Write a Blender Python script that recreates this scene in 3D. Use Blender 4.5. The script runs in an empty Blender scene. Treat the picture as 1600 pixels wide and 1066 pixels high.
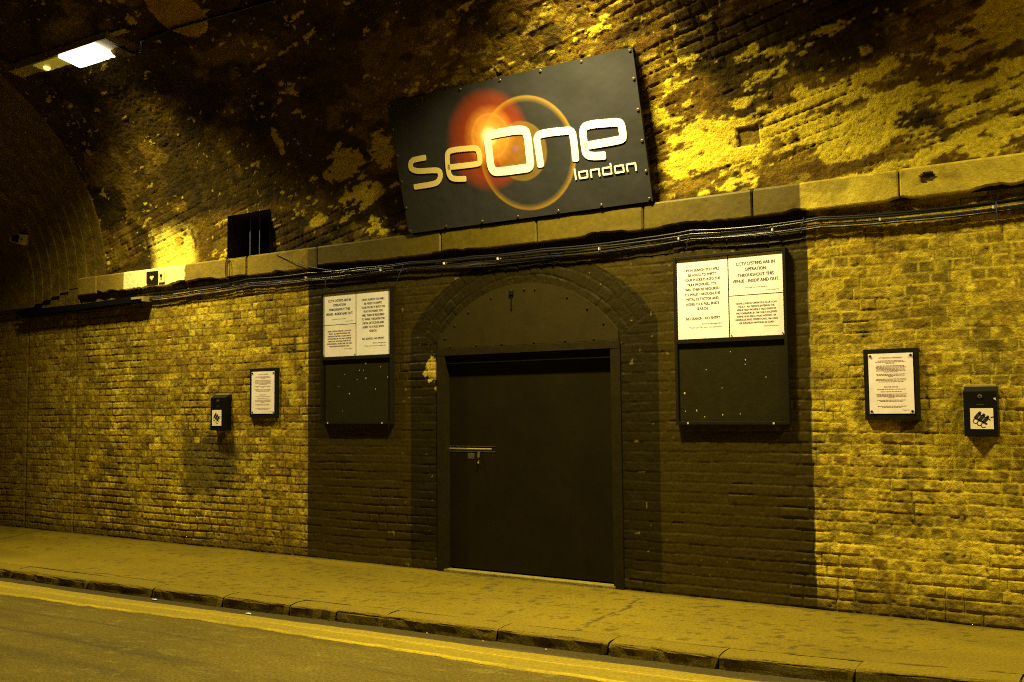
import bpy, bmesh, math, random
import numpy as np
from mathutils import Vector, Matrix

random.seed(7)
D = bpy.data
C = bpy.context.scene.collection
S = bpy.context.scene

# ------------------------------------------------------------------ camera
YAW, PITCH, ROLL = .587658955, .0659195655, -.00987514321
fwd = Vector((-math.sin(YAW)*math.cos(PITCH), math.cos(YAW)*math.cos(PITCH), math.sin(PITCH)))
rt = Vector((math.cos(YAW), math.sin(YAW), 0)); up = rt.cross(fwd)
r2 = rt*math.cos(ROLL)+up*math.sin(ROLL); u2 = up*math.cos(ROLL)-rt*math.sin(ROLL)
cd = D.cameras.new("camera"); cam = D.objects.new("camera", cd); C.objects.link(cam)
M = Matrix((r2, u2, -fwd)).transposed().to_4x4(); M.translation = Vector((0, -6.97939, 1.40232665))
cam.matrix_world = M
cd.sensor_width = 36; cd.lens = 1570.88735/1600*36; cd.clip_start = .05; cd.clip_end = 300
S.camera = cam

# ------------------------------------------------------------------ night sky, exposure
w = D.worlds.new("World"); S.world = w; w.use_nodes = True
bg = w.node_tree.nodes["Background"]; bg.inputs[0].default_value = (.25, .4, 1, 1); bg.inputs[1].default_value = .01
S.view_settings.view_transform = 'Standard'; S.view_settings.look = 'None'
S.view_settings.gamma = 1; S.view_settings.exposure = 0.1
LAMP_COL = (1.0, .815, .27)
LAMP_W = 345.0          # watts of a tunnel lamp
S.cycles.use_denoising = False; S.cycles.filter_width = 1.1; S.cycles.use_adaptive_sampling = False; S.cycles.sample_clamp_indirect = 2
S.cycles.max_bounces = 8; S.cycles.diffuse_bounces = 4

# ------------------------------------------------------------------ numpy noise
def _h(ix, iy, seed):
    n = (ix.astype(np.int64)*374761393 + iy.astype(np.int64)*668265263 + seed*982451653) & 0xffffffff
    n = ((n ^ (n >> 13))*1274126177) & 0xffffffff
    n = n ^ (n >> 16)
    return (n & 0xffffff)/float(0xffffff)
def vn(x, y, seed=0):
    ix = np.floor(x); iy = np.floor(y); fx = x-ix; fy = y-iy
    fx = fx*fx*(3-2*fx); fy = fy*fy*(3-2*fy)
    a = _h(ix, iy, seed); b = _h(ix+1, iy, seed); c = _h(ix, iy+1, seed); d = _h(ix+1, iy+1, seed)
    return (a*(1-fx)+b*fx)*(1-fy)+(c*(1-fx)+d*fx)*fy
def fbm(x, y, seed=0, oc=4):
    s = 0; a = 1; t = 0
    for k in range(oc):
        s = s+a*vn(x*2**k+17.3*k, y*2**k-9.1*k, seed+k*31); t += a; a *= .55
    return s/t
def sst(a, b, x):
    t = np.clip((x-a)/(b-a), 0, 1); return t*t*(3-2*t)
def mixc(c0, c1, t):
    return c0*(1-t[..., None])+np.asarray(c1, float)*t[..., None]

# ------------------------------------------------------------------ mesh helpers
def tag(o, label=None, cat=None, group=None, kind=None):
    if label: o['label'] = label
    if cat: o['category'] = cat
    if group: o['group'] = group
    if kind: o['kind'] = kind
    return o
def empty(name, loc, label=None, cat=None, group=None):
    o = D.objects.new(name, None); o.location = loc; o.empty_display_size = .1; C.objects.link(o)
    return tag(o, label, cat, group)
def link(name, me, mat=None, parent=None):
    o = D.objects.new(name, me); C.objects.link(o)
    if mat: me.materials.append(mat)
    if parent:
        o.parent = parent
        pl = parent.matrix_basis.translation.copy(); pp = parent
        tot = Vector((0, 0, 0))
        while pp: tot += pp.location; pp = pp.parent
        o.location = -tot
    return o
def grid_obj(name, P, mat, parent=None, mask=None, col=None, gloss=None, smooth=True, flip=False):
    n, m = P.shape[:2]
    idx = np.arange(n*m).reshape(n, m)
    q = np.stack([idx[:-1, :-1], idx[1:, :-1], idx[1:, 1:], idx[:-1, 1:]], -1)
    if flip: q = q[..., ::-1]
    q = q.reshape(-1, 4)
    if mask is not None: q = q[mask.reshape(-1)]
    me = D.meshes.new(name)
    me.vertices.add(n*m); me.vertices.foreach_set('co', P.reshape(-1).astype(np.float32))
    me.loops.add(len(q)*4); me.loops.foreach_set('vertex_index', q.reshape(-1).astype(np.int32))
    me.polygons.add(len(q)); me.polygons.foreach_set('loop_start', (np.arange(len(q))*4).astype(np.int32))
    me.polygons.foreach_set('use_smooth', np.full(len(q), smooth))
    me.update(calc_edges=True)
    if col is not None:
        ca = me.color_attributes.new('Col', 'FLOAT_COLOR', 'POINT')
        a = np.ones((n*m, 4), np.float32); a[:, :3] = col.reshape(-1, 3)
        ca.data.foreach_set('color', a.reshape(-1))
    g = me.attributes.new('gloss', 'FLOAT', 'POINT')
    g.data.foreach_set('value', (np.zeros(n*m) if gloss is None else gloss.reshape(-1)).astype(np.float32))
    return link(name, me, mat, parent)
class MB:
    def __init__(s): s.v = []; s.f = []
    def add(s, vs, fs):
        k = len(s.v); s.v += [tuple(v) for v in vs]; s.f += [tuple(i+k for i in f) for f in fs]; return s
    def box(s, x0, x1, y0, y1, z0, z1):
        return s.add([(x0, y0, z0), (x1, y0, z0), (x1, y1, z0), (x0, y1, z0), (x0, y0, z1), (x1, y0, z1), (x1, y1, z1), (x0, y1, z1)],
                     [(0, 3, 2, 1), (4, 5, 6, 7), (0, 1, 5, 4), (1, 2, 6, 5), (2, 3, 7, 6), (3, 0, 4, 7)])
    def frame_box(s, o, u, v, n, x0, x1, y0, y1, z0, z1):
        P = lambda a, b, c: tuple(o+u*a+v*b+n*c)
        return s.add([P(x0, y0, z0), P(x1, y0, z0), P(x1, y1, z0), P(x0, y1, z0), P(x0, y0, z1), P(x1, y0, z1), P(x1, y1, z1), P(x0, y1, z1)],
                     [(0, 3, 2, 1), (4, 5, 6, 7), (0, 1, 5, 4), (1, 2, 6, 5), (2, 3, 7, 6), (3, 0, 4, 7)])
    def tube(s, pts, r, n=8):
        pts = [Vector(p) for p in pts]; k0 = len(s.v); N = len(pts)
        for i, p in enumerate(pts):
            t = (pts[min(i+1, N-1)]-pts[max(i-1, 0)]).normalized()
            a = t.cross(Vector((0, 0, 1)))
            if a.length < .1: a = t.cross(Vector((0, 1, 0)))
            a.normalize(); b = t.cross(a)
            for k in range(n):
                w_ = 2*math.pi*k/n; s.v.append(tuple(p+(a*math.cos(w_)+b*math.sin(w_))*r))
        for i in range(N-1):
            for k in range(n):
                s.f.append((k0+i*n+k, k0+i*n+(k+1) % n, k0+(i+1)*n+(k+1) % n, k0+(i+1)*n+k))
        s.f.append(tuple(k0+k for k in range(n))[::-1]); s.f.append(tuple(k0+(N-1)*n+k for k in range(n)))
        return s
    def disc(s, c, n, r, h, seg=16, dome=False):
        c = Vector(c); n = Vector(n).normalized(); a = n.orthogonal().normalized(); b = n.cross(a); k0 = len(s.v)
        rings = [(r, 0), (r, h*.5), (r*.7, h)] if dome else [(r, 0), (r, h)]
        for rr, hh in rings:
            for k in range(seg):
                w_ = 2*math.pi*k/seg; s.v.append(tuple(c+n*hh+(a*math.cos(w_)+b*math.sin(w_))*rr))
        for j in range(len(rings)-1):
            for k in range(seg):
                s.f.append((k0+j*seg+k, k0+j*seg+(k+1) % seg, k0+(j+1)*seg+(k+1) % seg, k0+(j+1)*seg+k))
        s.f.append(tuple(k0+(len(rings)-1)*seg+k for k in range(seg)))
        return s
    def build(s, name, mat=None, parent=None, bevel=0, smooth=False):
        me = D.meshes.new(name); me.from_pydata(s.v, [], s.f)
        bm = bmesh.new(); bm.from_mesh(me)
        bmesh.ops.recalc_face_normals(bm, faces=bm.faces)
        if bevel:
            bmesh.ops.bevel(bm, geom=list(bm.edges)+list(bm.verts), offset=bevel, segments=2, profile=.6, affect='EDGES')
        bm.to_mesh(me); bm.free()
        if smooth: me.polygons.foreach_set('use_smooth', [True]*len(me.polygons))
        return link(name, me, mat, parent)

# ------------------------------------------------------------------ materials
def mat(name, col=(.5, .5, .5), rough=.6, metal=0, noise=.0, nscale=20, bump=0, bscale=60, attr=False, glossrough=.4, spec=.5, emit=None, es=0, detail=6):
    m = D.materials.new(name); m.use_nodes = True; nt = m.node_tree; N = nt.nodes; L = nt.links
    b = N["Principled BSDF"]; b.inputs['Roughness'].default_value = rough; b.inputs['Metallic'].default_value = metal
    b.inputs['Specular IOR Level'].default_value = spec
    tc = N.new('ShaderNodeTexCoord'); src = None
    if attr:
        a = N.new('ShaderNodeVertexColor'); a.layer_name = 'Col'; src = a.outputs[0]
        g = N.new('ShaderNodeAttribute'); g.attribute_name = 'gloss'
        mr = N.new('ShaderNodeMapRange'); mr.inputs[3].default_value = rough; mr.inputs[4].default_value = glossrough
        L.new(g.outputs['Fac'], mr.inputs[0]); L.new(mr.outputs[0], b.inputs['Roughness'])
    else:
        b.inputs['Base Color'].default_value = (*col, 1)
    if noise:
        n = N.new('ShaderNodeTexNoise'); n.inputs['Scale'].default_value = nscale; n.inputs['Detail'].default_value = detail
        n.inputs['Roughness'].default_value = .78
        L.new(tc.outputs['Object'], n.inputs['Vector'])
        r = N.new('ShaderNodeMapRange'); r.inputs[1].default_value = .32; r.inputs[2].default_value = .68
        r.inputs[3].default_value = 1-noise; r.inputs[4].default_value = 1+noise
        L.new(n.outputs[0], r.inputs[0])
        v = N.new('ShaderNodeVectorMath'); v.operation = 'SCALE'
        if src is not None: L.new(src, v.inputs[0])
        else: v.inputs[0].default_value = col
        L.new(r.outputs[0], v.inputs[3]); L.new(v.outputs[0], b.inputs['Base Color'])
    elif src is not None: L.new(src, b.inputs['Base Color'])
    if bump:
        n2 = N.new('ShaderNodeTexNoise'); n2.inputs['Scale'].default_value = bscale; n2.inputs['Detail'].default_value = 5
        n2.inputs['Roughness'].default_value = .7
        L.new(tc.outputs['Object'], n2.inputs['Vector'])
        bp = N.new('ShaderNodeBump'); bp.inputs['Strength'].default_value = 1; bp.inputs['Distance'].default_value = bump
        if attr:
            ms = N.new('ShaderNodeMapRange'); ms.inputs[3].default_value = 1; ms.inputs[4].default_value = .28
            L.new(g.outputs['Fac'], ms.inputs[0]); L.new(ms.outputs[0], bp.inputs['Strength'])
        L.new(n2.outputs[0], bp.inputs['Height']); L.new(bp.outputs[0], b.inputs['Normal'])
    if emit:
        b.inputs['Emission Color'].default_value = (*emit, 1); b.inputs['Emission Strength'].default_value = es
    return m
M_BRICK = mat('brick_surface', attr=True, rough=.85, noise=.38, nscale=46, bump=.010, bscale=62, glossrough=.45, spec=.18, detail=8)
M_VAULT = mat('vault_surface', attr=True, rough=.85, noise=.42, nscale=40, bump=.013, bscale=44, glossrough=.5, spec=.08, detail=8)
M_STONE = mat('ledge_stone', attr=True, rough=.85, noise=.22, nscale=22, bump=.006, bscale=40, glossrough=.5, spec=.3)
M_PAVE = mat('pavement_concrete', attr=True, rough=.85, noise=.42, nscale=55, bump=.006, bscale=80, spec=.15)
M_ROAD = mat('road_asphalt', attr=True, rough=.8, noise=.6, nscale=50, bump=.010, bscale=60, spec=.2)
M_LINE = mat('yellow_line_paint', attr=True, rough=.75, noise=.35, nscale=45, bump=.006, bscale=60, spec=.2)
M_KERB = mat('kerb_granite', (.17, .135, .022), rough=.8, noise=.45, nscale=24, bump=.008, bscale=35)
M_DARK = mat('unlit_dark_brick', (.02, .014, .005), rough=.9, noise=.5, nscale=6, bump=.02, bscale=20)  # near-black, with the unlit far end's darkness put into its colour
M_RING = mat('ring_brick', (.13, .09, .014), rough=.95, noise=.5, nscale=9, bump=.02, bscale=22, spec=.1)
M_FARWALL = mat('far_brick', (.16, .11, .015), rough=.9, noise=.5, nscale=6, bump=.02, bscale=20)
M_DOOR = mat('door_paint', (.009, .0065, .001), rough=.5, noise=.25, nscale=3, bump=.002, bscale=14, spec=.16)
M_LUN = mat('panel_paint', (.021, .015, .002), rough=.65, noise=.18, nscale=5, bump=.002, bscale=20, spec=.16)
M_FRAMEP = mat('frame_paint', (.014, .010, .002), rough=.55, noise=.3, nscale=12, bump=.003, bscale=30, spec=.16)
M_BOARD = mat('board_paint', (.015, .012, .002), rough=.55, noise=.25, nscale=14, bump=.002, bscale=40, spec=.16)
M_STEEL = mat('worn_steel', (.12, .10, .05), rough=.42, metal=.6, noise=.4, nscale=30, bump=.002, bscale=60)
M_SCREW = mat('screw_metal', (.5, .45, .3), rough=.35, metal=.7)
M_BLACK = mat('black_plastic', (.005, .005, .006), rough=.45, spec=.18)
M_BLKFR = mat('black_frame', (.010, .008, .004), rough=.5, noise=.3, nscale=20, spec=.18)
M_PAPER = mat('paper', (.88, .84, 1.0), rough=.8, noise=.07, nscale=7)
M_PAPER2 = mat('aged_paper', (.88, .80, .92), rough=.8, noise=.12, nscale=9)
M_INK = mat('printed_ink', (.012, .010, .02), rough=.7)
M_INKB = mat('printed_blue_ink', (.04, .03, .14), rough=.7)
M_INKR = mat('faded_brown_ink', (.30, .13, .09), rough=.7)
M_STICK = mat('sticker_face', (.85, .75, .65), rough=.5, noise=.08, nscale=20)
M_CHIP = mat('bare_plaster_fleck', (.55, .48, .36), rough=.8)
M_LETTER = mat('letter_vinyl', (.95, .92, 1.0), rough=.4)
M_LETTERG = mat('gold_letter_vinyl', (.82, .66, .30), rough=.45)  # gold tone of the first two sign letters and the heart mark
M_CABLE = mat('black_cable', (.012, .012, .018), rough=.32)
M_CABLEG = mat('grey_cable', (.04, .045, .13), rough=.45, spec=.3)
M_BAR = mat('barred_steel', (.09, .10, .30), rough=.5)
M_CLIP = mat('cable_clip', (.7, .68, .7), rough=.5)
M_HOUS = mat('lamp_housing', (.30, .26, .09), rough=.5, noise=.2, nscale=10)
M_WHITEBOX = mat('cream_plastic', (.8, .72, .35), rough=.5)
M_GLASS_ON = mat('lit_lamp_glass', (.9, .9, .9), rough=.3, emit=(1.0, .93, .70), es=5)
M_GLASS_DIM = mat('dim_glow_reflector', (.6, .5, .12), rough=.3, metal=.3, emit=(1, .75, .06), es=.16)  # faint emission stands in for light leaking from the lit bay
M_BULB = mat('bulb', (.9, .8, .4), rough=.2, emit=(1, .85, .3), es=1.2)

# ------------------------------------------------------------------ the brick wall
def axis(parts):
    out = []
    for a, b, st in parts:
        out.append(np.arange(a, b-1e-6, st))
    return np.concatenate(out+[[parts[-1][1]]])
def brickfield(X, Z, course=.0755, seed=3, amp=1.0):
    """irregular hand-laid brickwork: returns mortar distance, random per brick, brick-local height"""
    zz = Z+(fbm(X*1.1, Z*1.1, seed+5, 3)-.5)*.024+(vn(X*6, Z*6, seed+9)-.5)*.007
    j = np.floor(zz/course).astype(int); fz = zz/course-j
    jm, jM = j.min(), j.max(); x0, x1 = X.min()-1, X.max()+1
    rs = np.random.RandomState(seed)
    dx = np.zeros_like(X); rnd = np.zeros_like(X)
    xx = X+(vn(X*7, Z*9, seed+11)-.5)*.012
    for jj in range(jm, jM+1):
        m = j == jj
        if not m.any(): continue
        seq = []; k = rs.randint(2); t = x0-rs.rand()*.3; mode = rs.rand()
        while t < x1+.5:
            L_ = (.225 if (k % 2 == 0) else .113) if mode > .35 else (.113 if rs.rand() < .75 else .225)
            seq.append(t); t += L_*(1+rs.uniform(-.06, .06)); k += 1
        seq = np.array(seq); v = xx[m]; i = np.searchsorted(seq, v)-1
        dx[m] = np.minimum(v-seq[i], seq[i+1]-v)
        rnd[m] = _h(i.astype(float), np.full(i.shape, float(jj)), seed+77)
    dz = np.minimum(fz, 1-fz)*course
    d = np.minimum(dx, dz)
    return d, rnd, j, dx, dz

ARC_CX, ARC_CZ, ARC_R = -4.53, 1.317, 1.088
def arch_outline(X, Z):
    r = np.hypot(X-ARC_CX, Z-ARC_CZ)
    return (np.abs(X-ARC_CX) < 1.213) & ((Z < 1.95) | (r < 1.375+.05*np.clip((np.abs(X-ARC_CX)-.6)/.5, 0, 1)))
def wall_surface(X, Z):
    d, rnd, j, dx, dz = brickfield(X, Z, seed=3)
    # voussoir rings of the door arch
    r = np.hypot(X-ARC_CX, Z-ARC_CZ); th = np.arctan2(X-ARC_CX, Z-ARC_CZ)
    ring = (r < 1.385) & (np.abs(th) < .96) & (Z > 1.86)
    rr = r+(vn(X*8, Z*8, 41)-.5)*.012; tt = th+(vn(X*7, Z*7, 42)-.5)*.014
    k = np.floor((rr-ARC_R)/.098); fr = (rr-ARC_R)/.098-k
    ta = tt*1.2/.115+k*.5; ft = ta-np.floor(ta)
    dr = np.minimum(np.minimum(fr, 1-fr)*.098, np.minimum(ft, 1-ft)*.115)
    d = np.where(ring, dr, d); rnd = np.where(ring, _h(np.floor(ta), k, 5), rnd)
    painted = (X > -7.01) & (X < -2.15+.008*(vn(Z*14, Z*3, 8)-.5)) & (Z < 3.2)
    paint = painted.astype(float)
    rough = fbm(X*2.3, Z*2.3, 21, 4)           # where the pointing has gone
    gone = sst(.45, .72, rough)
    edge = sst(.002, .0085+.003*gone, d)
    depth = .0045+.009*gone
    lowz = sst(.9, .2, Z)
    depth = depth*(1+.5*lowz)
    depth = np.where(painted, depth*.5, depth*.62)
    depth = depth*(1-.35*sst(-2.4, -1.9, X)*(Z > .45)); h = edge*depth+(rnd-.5)*.0035+(fbm(X*9, Z*9, 31, 3)-.5)*.006+(vn(X*45, Z*45, 37)-.5)*.005*(1-.7*paint)
    chips = sst(.72, .84, fbm(X*15, Z*21, 33, 4))
    h = h-chips*.006*(1-.6*paint)
    # random missing mortar slots along bed joints
    slot = (dz < .006) & (vn(X*2.2, j*1.7, 55) > .95)
    h = np.where(slot, h-.005, h)
    # ---- colour
    base = np.zeros(X.shape+(3,))
    brickA = np.array((.42, .30, .016)); 
    base[:] = brickA
    base = mixc(base, (.27, .175, .012), sst(.45, .8, rnd))
    base = mixc(base, (.50, .38, .03), sst(.25, .05, rnd))
    base = mixc(base, (.20, .095, .012), ((rnd > .94)).astype(float)*.45)
    wash = fbm(X*1.6, Z*1.6, 60, 5)                          # old lime wash
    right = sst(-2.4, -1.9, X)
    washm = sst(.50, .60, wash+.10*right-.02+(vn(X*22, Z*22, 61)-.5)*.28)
    base = mixc(base, (.55, .42, .03), washm*.62)
    mort = 1-sst(.004, .0095, np.minimum(dz, dx*.8))
    dirt = sst(.52, .70, fbm(X*1.1+3, Z*1.5, 70, 5)+(vn(X*18, Z*18, 71)-.5)*.22)
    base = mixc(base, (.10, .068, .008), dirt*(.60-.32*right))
    spots = sst(.62, .74, fbm(X*11, Z*15, 72, 3))
    base = mixc(base, (.10, .060, .006), spots*.65)
    mot = fbm(X*26, Z*34, 172, 4); base = mixc(base, (.11, .07, .006), sst(.50, .72, mot)*.42); base = mixc(base, (.66, .52, .05), sst(.46, .28, mot)*.30)
    lb = (rnd > .62)*(rnd < .74)*sst(.3, .6, vn(X*1.3, Z*1.3, 173)); base = mixc(base, (.70, .56, .07), lb*edge*sst(.35, .6, fbm(X*20, Z*20, 174, 3))*.7*(1-right))
    lights = sst(.64, .76, fbm(X*10+9, Z*13, 75, 3))
    base = mixc(base, (.68, .54, .06), lights*.6)
    br2 = _h(np.floor(rnd*997), j*1.0, 180); base = base*(.70+.56*br2)[..., None]; base = mixc(base, (.20, .125, .010), sst(.48, .66, fbm(X*3.3, Z*3.3, 185, 5))*.5*(1-.6*right)); base = mixc(base, (.075, .048, .006), sst(.60, .70, fbm(X*5.5, Z*7, 186, 5))*(.45+.2*right))
    mlit = mort*sst(.25, .5, fbm(X*3, Z*3, 181, 3))
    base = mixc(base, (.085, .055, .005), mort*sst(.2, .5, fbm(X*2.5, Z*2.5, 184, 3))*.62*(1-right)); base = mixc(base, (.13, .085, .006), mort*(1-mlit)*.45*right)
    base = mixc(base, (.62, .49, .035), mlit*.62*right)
    under = sst(.012, .002, np.abs(dx-.0))*0+((d < .004) & (fbm(X*5, Z*5, 182, 3) < .42)); base = base*(1-.6*under)[..., None]
    damp = np.exp(-((X+8.4)/.55)**2-((Z-.85)/.38)**2)         # flaked patch low on the left
    dm = sst(.42, .55, damp*.55+fbm(X*7, Z*7, 73, 4)*.45)
    base = mixc(base, (.075, .055, .012), dm*.8)
    base = mixc(base, (.15, .095, .012), sst(-10.0, -12.3, X)*.65)
    base = mixc(base, (.14, .10, .012), sst(2.3, 2.72, Z+.25*(vn(X*2, Z*2, 74)-.5))*sst(-8.6, -9.6, X)*.7)
    base = mixc(base, (.09, .06, .009), sst(.22, .02, Z+.08*(vn(X*4, Z*4, 78)-.5))*.75)
    base *= (1-.4*(chips > .6))[..., None]
    # paint of the doorway bay
    pc = np.zeros_like(base); pc[:] = (.036, .025, .003)
    blk = arch_outline(X, Z)
    pc[blk] = (.015, .011, .002)
    pc *= (.85+.35*fbm(X*2, Z*2, 90, 3))[..., None]
    pc = mixc(pc, (.07, .05, .010), sst(.25, .0, Z)*.35)
    fleck = (vn(X*30, Z*30, 92) > .955) & (vn(X*3, Z*3, 93) > .5)
    pc = mixc(pc, (.35, .27, .10), fleck*.35)
    peel = (np.hypot((X+5.49)/.075, (Z-1.73)/.13)+(fbm(X*14, Z*14, 95, 3)-.5)*2.2) < .85
    pc = mixc(pc, (.42, .31, .06), (peel & (X > -5.62) & (Z < 1.9)).astype(float)*.9)
    base = np.where(painted[..., None], pc, base)
    edgeP = sst(.985, 1.0, 1-np.abs(X+2.15)/.6)*sst(.4, .6, vn(Z*12, X*0, 96))
    base = mixc(base, (.6, .5, .2), edgeP*.35*(Z < 2.6))
    joint = np.exp(-((X+10.80+.01*np.sin(Z*9))/.012)**2)+np.exp(-((X+11.80)/.014)**2)
    h = h-.01*joint*(Z < 2.6); base *= (1-.5*np.clip(joint, 0, 1)*(Z < 2.6))[..., None]
    return h, base, paint

xs = axis([(-12.6, -9, .0105), (-9, -.4, .0082), (-.4, 4.4, .03)]); zs = axis([(-.14, 2.8, .0082)])
X, Z = np.meshgrid(xs, zs, indexing='ij')
h, colr, paint = wall_surface(X, Z)
P = np.stack([X, -h, Z], -1)
cx = (X[:-1, :-1]+X[1:, 1:])/2; cz = (Z[:-1, :-1]+Z[1:, 1:])/2
hole = ((cx > -5.41) & (cx < -3.64) & (cz < 1.93)) | ((np.hypot(cx-ARC_CX, cz-ARC_CZ) < 1.05) & (cz > 1.9))
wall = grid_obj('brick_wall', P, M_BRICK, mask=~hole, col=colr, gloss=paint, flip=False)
tag(wall, 'yellow stock brick tunnel wall with a dark painted bay round the doorway', 'wall')
# brick backing of the wall and its dark continuation to the left
MB().box(-20, -12.6, 0, .3, -.14, 2.8).build('wall_extension', M_DARK, wall)

# ------------------------------------------------------------------ string course (stone ledge)
def ledge_block(x0, x1, seed):
    # profile round the block (y, z), front face at -.06
    prof = []
    for a, b, n in (((.03, 2.952), (-.045, 2.958), 6), ((-.052, 2.955), (-.06, 2.945), 2), ((-.061, 2.940), (-.061, 2.765), 20), ((-.058, 2.757), (-.048, 2.752), 2), ((-.03, 2.75), (.02, 2.75), 3)):
        for i in range(n+1):
            t = i/n; prof.append((a[0]+(b[0]-a[0])*t, a[1]+(b[1]-a[1])*t))
    prof = np.array(prof); n = max(6, int((x1-x0)/.012)); xs_ = np.linspace(x0+.003, x1-.003, n)
    Xg, k = np.meshgrid(xs_, np.arange(len(prof)), indexing='ij')
    Y = prof[k, 0]; Zg = prof[k, 1].copy()
    e = np.minimum(Xg-x0, x1-Xg)
    Y = Y+.012*sst(.016, .003, e)*(Y < -.02)+(fbm(Xg*5+seed, Zg*5, seed, 4)-.5)*.010
    low = sst(2.80, 2.75, Zg)
    Zg = Zg+low*np.maximum(0, fbm(Xg*3.2, Xg*0+seed, 12, 4)-.47)*.12
    Zg = Zg-(Zg > 2.93)*np.maximum(0, .012-e)*.9
    Zg += (Xg*0)+rng_ledge.uniform(-.004, .004)
    c = np.zeros(Xg.shape+(3,)); tone = rng_ledge.uniform(.85, 1.12)
    c[:] = np.array((.26, .185, .022))*tone
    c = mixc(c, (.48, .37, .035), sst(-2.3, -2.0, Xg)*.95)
    c = mixc(c, (.62, .50, .05), sst(.52, .64, fbm(Xg*6, Zg*9, 14, 5))*sst(-2.3, -2.0, Xg)*.7)
    c = mixc(c, (.11, .075, .012), sst(.58, .72, fbm(Xg*3, Zg*5, 15, 4))*.55)
    c = mixc(c, (.12, .08, .012), sst(-9.8, -10.2, Xg)*.6)
    white = (Xg > -9.84) & (Xg < -8.79+.006*np.sin(Zg*80))
    c[white] = (.92, .80, .42)  # white paint, also brightened for the lamp beam falling here
    pt = (Xg > -6.97) & (Xg < -2.17)
    pc = np.zeros_like(c); pc[:] = (.085, .062, .005); pc *= (.85+.3*fbm(Xg*3, Zg*3, 16, 3))[..., None]  # same paint as the bay, lightened for the light on the ledge
    c = np.where(pt[..., None], pc, c)
    hole_ = np.hypot((Xg+1.33)/.045, (Zg-2.875)/.035)+(vn(Xg*40, Zg*40, 3)-.5)*.6 < 1
    c[hole_] = (.10, .06, .01); Y = Y+hole_*.02
    return grid_mesh(np.stack([Xg, Y, Zg], -1), c, pt.astype(float))
def grid_mesh(P, c, g): return P, c, g
rng_ledge = np.random.RandomState(4)
jn = [-10.72, -10.35, -9.62, -8.79, -8.12, -7.83, -6.85, -5.35, -4.36, -3.39, -2.52, -1.51, -.45, .9, 2.1, 3.2, 4.4]
ledge = None
bs = [ledge_block(a, b, i+1) for i, (a, b) in enumerate(zip(jn[:-1], jn[1:]))]
def join_grids(name, blocks, m, parent=None):
    V, Q, Cc, G = [], [], [], []; k = 0
    for P_, c_, g_ in blocks:
        n, mm = P_.shape[:2]; idx = np.arange(n*mm).reshape(n, mm)+k
        Q.append(np.stack([idx[:-1, :-1], idx[:-1, 1:], idx[1:, 1:], idx[1:, :-1]], -1).reshape(-1, 4)); k += n*mm
        V.append(P_.reshape(-1, 3)); Cc.append(c_.reshape(-1, 3)); G.append(g_.reshape(-1))
    V = np.concatenate(V); Q = np.concatenate(Q); Cc = np.concatenate(Cc); G = np.concatenate(G)
    me = D.meshes.new(name); me.vertices.add(len(V)); me.vertices.foreach_set('co', V.reshape(-1).astype(np.float32))
    me.loops.add(len(Q)*4); me.loops.foreach_set('vertex_index', Q.reshape(-1).astype(np.int32))
    me.polygons.add(len(Q)); me.polygons.foreach_set('loop_start', (np.arange(len(Q))*4).astype(np.int32))
    me.polygons.foreach_set('use_smooth', np.full(len(Q), False)); me.update(calc_edges=True)
    ca = me.color_attributes.new('Col', 'FLOAT_COLOR', 'POINT'); a = np.ones((len(V), 4), np.float32); a[:, :3] = Cc
    ca.data.foreach_set('color', a.reshape(-1))
    g = me.attributes.new('gloss', 'FLOAT', 'POINT'); g.data.foreach_set('value', G.astype(np.float32))
    return link(name, me, m, parent)
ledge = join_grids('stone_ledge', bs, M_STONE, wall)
MB().box(-10.72, 4.4, -.025, .25, 2.753, 2.94).build('ledge_core', M_DARK, wall)
# sticker and socket on the white stone
ml = MB().box(-9.415, -9.225, -.074, -.066, 2.79, 2.925)
plate = empty('wall_plaque', (-9.32, -.07, 2.86), 'small dark square plaque with a pale heart on the white ledge stone', 'plaque')
ml.build('plaque_face', M_BOARD, plate)
hv = []
for i in range(24):
    t = 2*math.pi*i/24; hv.append((-9.32+.0022*16*math.sin(t)**3, -.0765, 2.855+.0018*(13*math.cos(t)-5*math.cos(2*t)-2*math.cos(3*t)-math.cos(4*t))))
MB().add(hv, [tuple(range(24))]).build('heart_mark', M_LETTERG, plate)
sk = empty('socket_plate', (-9.16, -.06, 2.85), 'small pale square plate with a keyhole on the white ledge stone', 'plate')
MB().box(-9.21, -9.11, -.075, -.064, 2.79, 2.90).build('plate_face', M_WHITEBOX, sk, bevel=.002)
MB().disc((-9.16, -.0755, 2.865), (0, -1, 0), .018, .003).box(-9.166, -9.152, -.0785, -.0752, 2.82, 2.86).build('keyhole', M_BLACK, sk)

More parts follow.
